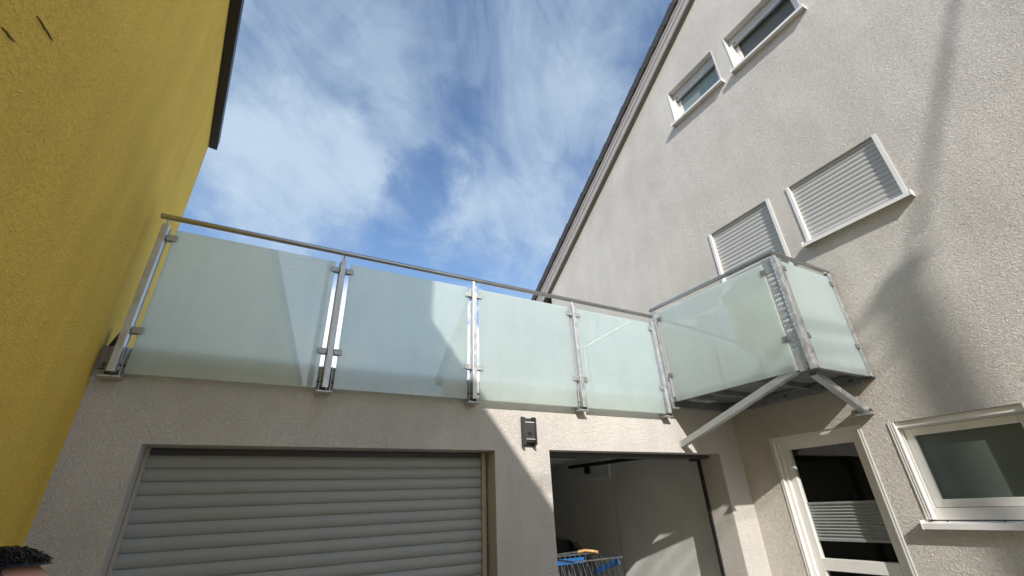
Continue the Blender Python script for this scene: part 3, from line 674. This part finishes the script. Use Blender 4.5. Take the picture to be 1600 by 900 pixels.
# ================================================================== WIRE TROLLEY
tro = thing('wire_trolley', 'wire shopping trolley with blue panels and wooden grip inside the open bay', 'trolley', (2.88, .62, 0))
tx0, tx1, ty0, ty1, tz, bz = 2.66, 3.22, .34, .86, 1.235, .72
ix = .07
def rim(z, e): return [(tx0+e, ty0+e, z), (tx1+e*2.0, ty0+e, z), (tx1+e*2.0, ty1-e, z), (tx0+e, ty1-e, z)]
for z_, e_, r_ in ((tz, 0, .007), (bz, ix, .006)):
    pts = rim(z_, e_); part('basket_rim', MB().tube(pts+[pts[0]], r_, 8), 'chrome', tro)
top4, bot4 = rim(tz, 0), rim(bz, ix)
for i in range(4):
    a, b, c, d = Vector(top4[i]), Vector(top4[(i+1) % 4]), Vector(bot4[i]), Vector(bot4[(i+1) % 4])
    for k in range(1, 9):
        t_ = k/9; wv = MB(); wv.tube([a.lerp(b, t_), c.lerp(d, t_)], .0028, 6); part('wire', wv, 'chrome', tro)
for i in range(1, 9):
    t_ = i/9; wv = MB(); wv.tube([Vector(bot4[0]).lerp(Vector(bot4[1]), t_), Vector(bot4[3]).lerp(Vector(bot4[2]), t_)], .003, 6); part('wire', wv, 'chrome', tro)
blp = MB(); blp.box(tx0+.03, tx1-.09, ty1-.032, ty1-.022, tz-.075, tz-.022); part('blue_panel', blp, 'blue', tro, .003)
blp = MB(); blp.bar((tx1-.022, ty0+.03, tz-.035), (tx1+.03, ty1-.05, tz-.16), .012, .055); part('blue_panel', blp, 'blue', tro, .003)
hn = MB(); hn.tube([(tx1-.13, ty1+.02, tz+.02), (tx1-.04, ty1+.015, tz+.028), (tx1+.05, ty1-.02, tz+.016), (tx1+.07, ty1-.06, tz+.008)], .014, 10); o = part('grip', hn, 'brass', tro); auto_smooth(o)
hn = MB(); hn.tube([(tx0-.01, ty1+.02, tz+.012), (tx1-.13, ty1+.02, tz+.02)], .010, 10); part('handle_bar', hn, 'chrome', tro)
lg = MB()
for x, y in ((tx0+ix, ty0+ix), (tx1-ix, ty0+ix), (tx1-ix, ty1-ix), (tx0+ix, ty1-ix)): 
    lg = MB(); lg.tube([(x, y, bz), (x, y, .12)], .011, 8); part('leg', lg, 'chrome', tro)
    lg = MB(); lg.tube([(x-.014, y, .06), (x+.014, y, .06)], .06, 16); part('wheel', lg, 'rubber', tro)
    lg = MB(); lg.box(x-.02, x+.02, y-.02, y+.02, .055, .14); part('castor', lg, 'galv', tro, .003)

# ================================================================== PERSON (only the top of the head reaches into the picture)
HX, HY, HTOP = -.366, -2.234, 1.668
person = thing('person', 'person with short black hair, head just reaching in at the lower left corner', 'person', (HX, HY, 0))
fx = Vector((.93, .36, 0)).normalized(); lx = Vector((-fx.y, fx.x, 0))      # facing, left
def W3(f, l, z): return Vector((HX, HY, 0))+fx*f+lx*l+Vector((0, 0, z))
verts = {'pelvis': (0, 0, .92), 'waist': (.005, 0, 1.07), 'chest': (.0, 0, 1.26), 'neck0': (-.01, 0, 1.40), 'neck1': (.005, 0, 1.47)}
rad = {'pelvis': (.155, .115), 'waist': (.135, .10), 'chest': (.165, .115), 'neck0': (.075, .07), 'neck1': (.056, .058)}
edges = [('pelvis', 'waist'), ('waist', 'chest'), ('chest', 'neck0'), ('neck0', 'neck1')]
for n_, sg in (('l', 1), ('r', -1)):
    for k, v, r_ in (('sh', (-.01, .165*sg, 1.365), (.062, .062)), ('el', (-.03, .215*sg, 1.08), (.043, .043)), ('wr', (.07, .215*sg, .85), (.028, .03)), ('palm', (.10, .205*sg, .775), (.022, .036)),
                     ('hip', (0, .09*sg, .87), (.095, .10)), ('kn', (.02, .095*sg, .48), (.06, .06)), ('an', (-.02, .10*sg, .09), (.042, .045)), ('toe', (.15, .115*sg, .035), (.035, .045))):
        verts[k+n_] = v; rad[k+n_] = r_
    edges += [('chest', 'sh'+n_), ('sh'+n_, 'el'+n_), ('el'+n_, 'wr'+n_), ('wr'+n_, 'palm'+n_), ('pelvis', 'hip'+n_), ('hip'+n_, 'kn'+n_), ('kn'+n_, 'an'+n_), ('an'+n_, 'toe'+n_)]
    for i, (dl, ln) in enumerate(((-.026, .062), (-.009, .074), (.009, .070), (.026, .055))):
        a, b, c = 'fa%d%s' % (i, n_), 'fb%d%s' % (i, n_), 'fc%d%s' % (i, n_)
        verts[a] = (.11+dl*.6, (.205*sg)+dl*.3, .735); verts[b] = (.122+dl*.8, .20*sg+dl*.3, .735-ln*.55); verts[c] = (.118+dl*.8, .192*sg+dl*.3, .735-ln)
        rad[a] = (.0095, .0095); rad[b] = (.0085, .0085); rad[c] = (.007, .007); edges += [('palm'+n_, a), (a, b), (b, c)]
    verts['ta'+n_] = (.135, .19*sg, .80); verts['tb'+n_] = (.155, .18*sg, .765); rad['ta'+n_] = (.011, .011); rad['tb'+n_] = (.0085, .0085); edges += [('palm'+n_, 'ta'+n_), ('ta'+n_, 'tb'+n_)]
names = list(verts); ix_ = {n_: i for i, n_ in enumerate(names)}
def skinned(name, keep, grow, material, parent):
    nm = [n_ for n_ in names if keep(n_)]; im = {n_: i for i, n_ in enumerate(nm)}
    me = bpy.data.meshes.new(name); me.from_pydata([tuple(W3(*verts[n_])-wloc(parent)) for n_ in nm], [(im[a], im[b]) for a, b in edges if a in im and b in im], [])
    o = bpy.data.objects.new(name, me); COL.objects.link(o); o.parent = parent
    sk = o.modifiers.new('skin', 'SKIN'); sk.use_smooth_shade = True
    if not me.skin_vertices:
        bm = bmesh.new(); bm.from_mesh(me); bm.verts.layers.skin.verify(); bm.to_mesh(me); bm.free()
    for i, n_ in enumerate(nm): me.skin_vertices[0].data[i].radius = tuple(r_+grow for r_ in rad[n_])
    me.skin_vertices[0].data[0].use_root = True
    sb = o.modifiers.new('sub', 'SUBSURF'); sb.levels = 2; sb.render_levels = 2
    me.materials.append(M[material]); return o
skinned('body', lambda n_: True, 0, 'skin', person)
skinned('shirt', lambda n_: n_ in ('pelvis', 'waist', 'chest', 'shl', 'shr', 'ell', 'elr', 'neck0'), .012, 'shirt', person)
skinned('trousers', lambda n_: n_ in ('pelvis', 'hipl', 'hipr', 'knl', 'knr', 'anl', 'anr'), .011, 'trousers', person)
# head: sculpted sphere with brow, nose, chin, ears
def head_mesh(inflate=0.0, keep=None, n=40, mrows=28):
    mb = MB(); idx = {}
    for i in range(mrows+1):
        ph = math.pi*i/mrows
        for j in range(n):
            a = 2*math.pi*j/n; x, y, z = math.sin(ph)*math.cos(a), math.sin(ph)*math.sin(a), math.cos(ph)
            f, l, h_ = x*.098, y*.077, z*.115
            if z < 0: f += .012*(-z)*max(0, x); l *= 1-.30*(-z)**1.5; f *= 1-.12*(-z)
            if x > .75 and -.42 < z < .05: f += .022*max(0, 1-abs(y)/.20)*max(0, 1-abs(z+.22)/.24)
            if x > .6 and .02 < z < .2: f -= .007*math.exp(-((abs(y)-.38)/.16)**2)
            if x > .6 and -.62 < z < -.5: f -= .004*max(0, 1-abs(y)/.3)
            if abs(y) > .9 and abs(z+.05) < .28 and -.25 < x < .15: l += .014*(1 if y > 0 else -1)
            v = Vector((f, l, h_)); v += v.normalized()*inflate
            idx[i, j] = len(mb.v); mb.v.append(tuple(W3(v.x, v.y, v.z+HTOP-.125)))
    for i in range(mrows):
        for j in range(n):
            q = (idx[i, j], idx[i, (j+1) % n], idx[i+1, (j+1) % n], idx[i+1, j])
            if keep is None or keep(math.pi*(i+.5)/mrows, 2*math.pi*(j+.5)/n): mb.f.append(q)
    return mb
hdm = part('head', head_mesh(), 'skin', person, smooth_=True)
hair = head_mesh(.012, lambda ph, a: math.cos(ph) > (.80 if math.cos(a) > -.05 else (.35 if math.cos(a) > -.4 else -.45)))
part('hair', hair, 'hair', hdm, smooth_=True)
tuft = MB(); rnd = random.Random(3)
for k in range(2600):                                   # short strands standing off the crown and fringe
    ph = rnd.uniform(.03, .95); a = rnd.uniform(-math.pi, math.pi); x, y, z = math.sin(ph)*math.cos(a), math.sin(ph)*math.sin(a), math.cos(ph)
    if z < (.84 if x > 0 else .5): continue
    b0 = W3(x*.108, y*.087, z*.125+HTOP-.125); d = W3(x*.6+.25+rnd.uniform(-.35, .35), y+rnd.uniform(-.5, .5), -.05+z*.25+rnd.uniform(-.15, .2))-W3(0, 0, 0); d.normalize()
    ln = rnd.uniform(.006, .014); tuft.tube([b0-d*.004, b0+d*ln*.5+Vector((0, 0, .002)), b0+d*ln-Vector((0, 0, .003))], [.0012, .0011, .0003], 3)
part('hair_strands', tuft, 'hair', hdm)['kind'] = 'stuff'
for sg in (-1, 1):
    e_ = MB(); c0 = W3(.083, .031*sg, HTOP-.118)
    e_.tube([c0-fx*.008, c0+fx*.003, c0+fx*.006], [.012, .010, .003], 10); part('eye', e_, 'lens', hdm, smooth_=True)

# ================================================================== STREET: pole, cable, flat-roofed block (behind the camera; they shade and mirror)
pole = thing('utility_pole', 'wooden utility pole on the street side, mirrored in the glass', 'pole', (1.0, -12.25, 0))
p = MB(); p.tube([(1.0, -12.25, 0), (1.0, -12.25, 10.22)], [.100, .082], 16); part('shaft', p, 'wood_pole', pole, smooth_=True)
p = MB(); p.box(.88, 1.12, -12.27, -12.23, 10.05, 10.09); part('crossarm', p, 'wood_pole', pole, .01)
for x in (.90, 1.10):
    p = MB(); p.tube([(x, -12.25, 10.1), (x, -12.25, 10.18), (x, -12.25, 10.22)], [.02, .028, .012], 10); part('insulator', p, 'lens', pole)
def cable(name, a, b, sag, r, label):
    a, b = Vector(a), Vector(b); mb = MB(); pts = [a.lerp(b, t/16)-Vector((0, 0, sag*4*(t/16)*(1-t/16))) for t in range(17)]
    mb.tube(pts, r, 8); o = part(name, mb, 'cable', None); o['label'] = label; o['category'] = 'cable'
cable('service_cable', (1.15, -12.13, 10.19), (X1+.36, -5.13, 10.19),   .02, .021, 'thick black service cable from the pole to the pale house roof')
for q, (zz_, dy, r_, nm) in enumerate(((10.16, -.1, .017, 'highest'), (9.95, -.5, .012, 'middle'), (9.72, -.8, .012, 'lowest'))):
    cable('overhead_cable', (.95, -12.25, zz_), (-16, -12.25+dy, zz_-.25), .22, r_, nm+' of three overhead cables running left from the utility pole')
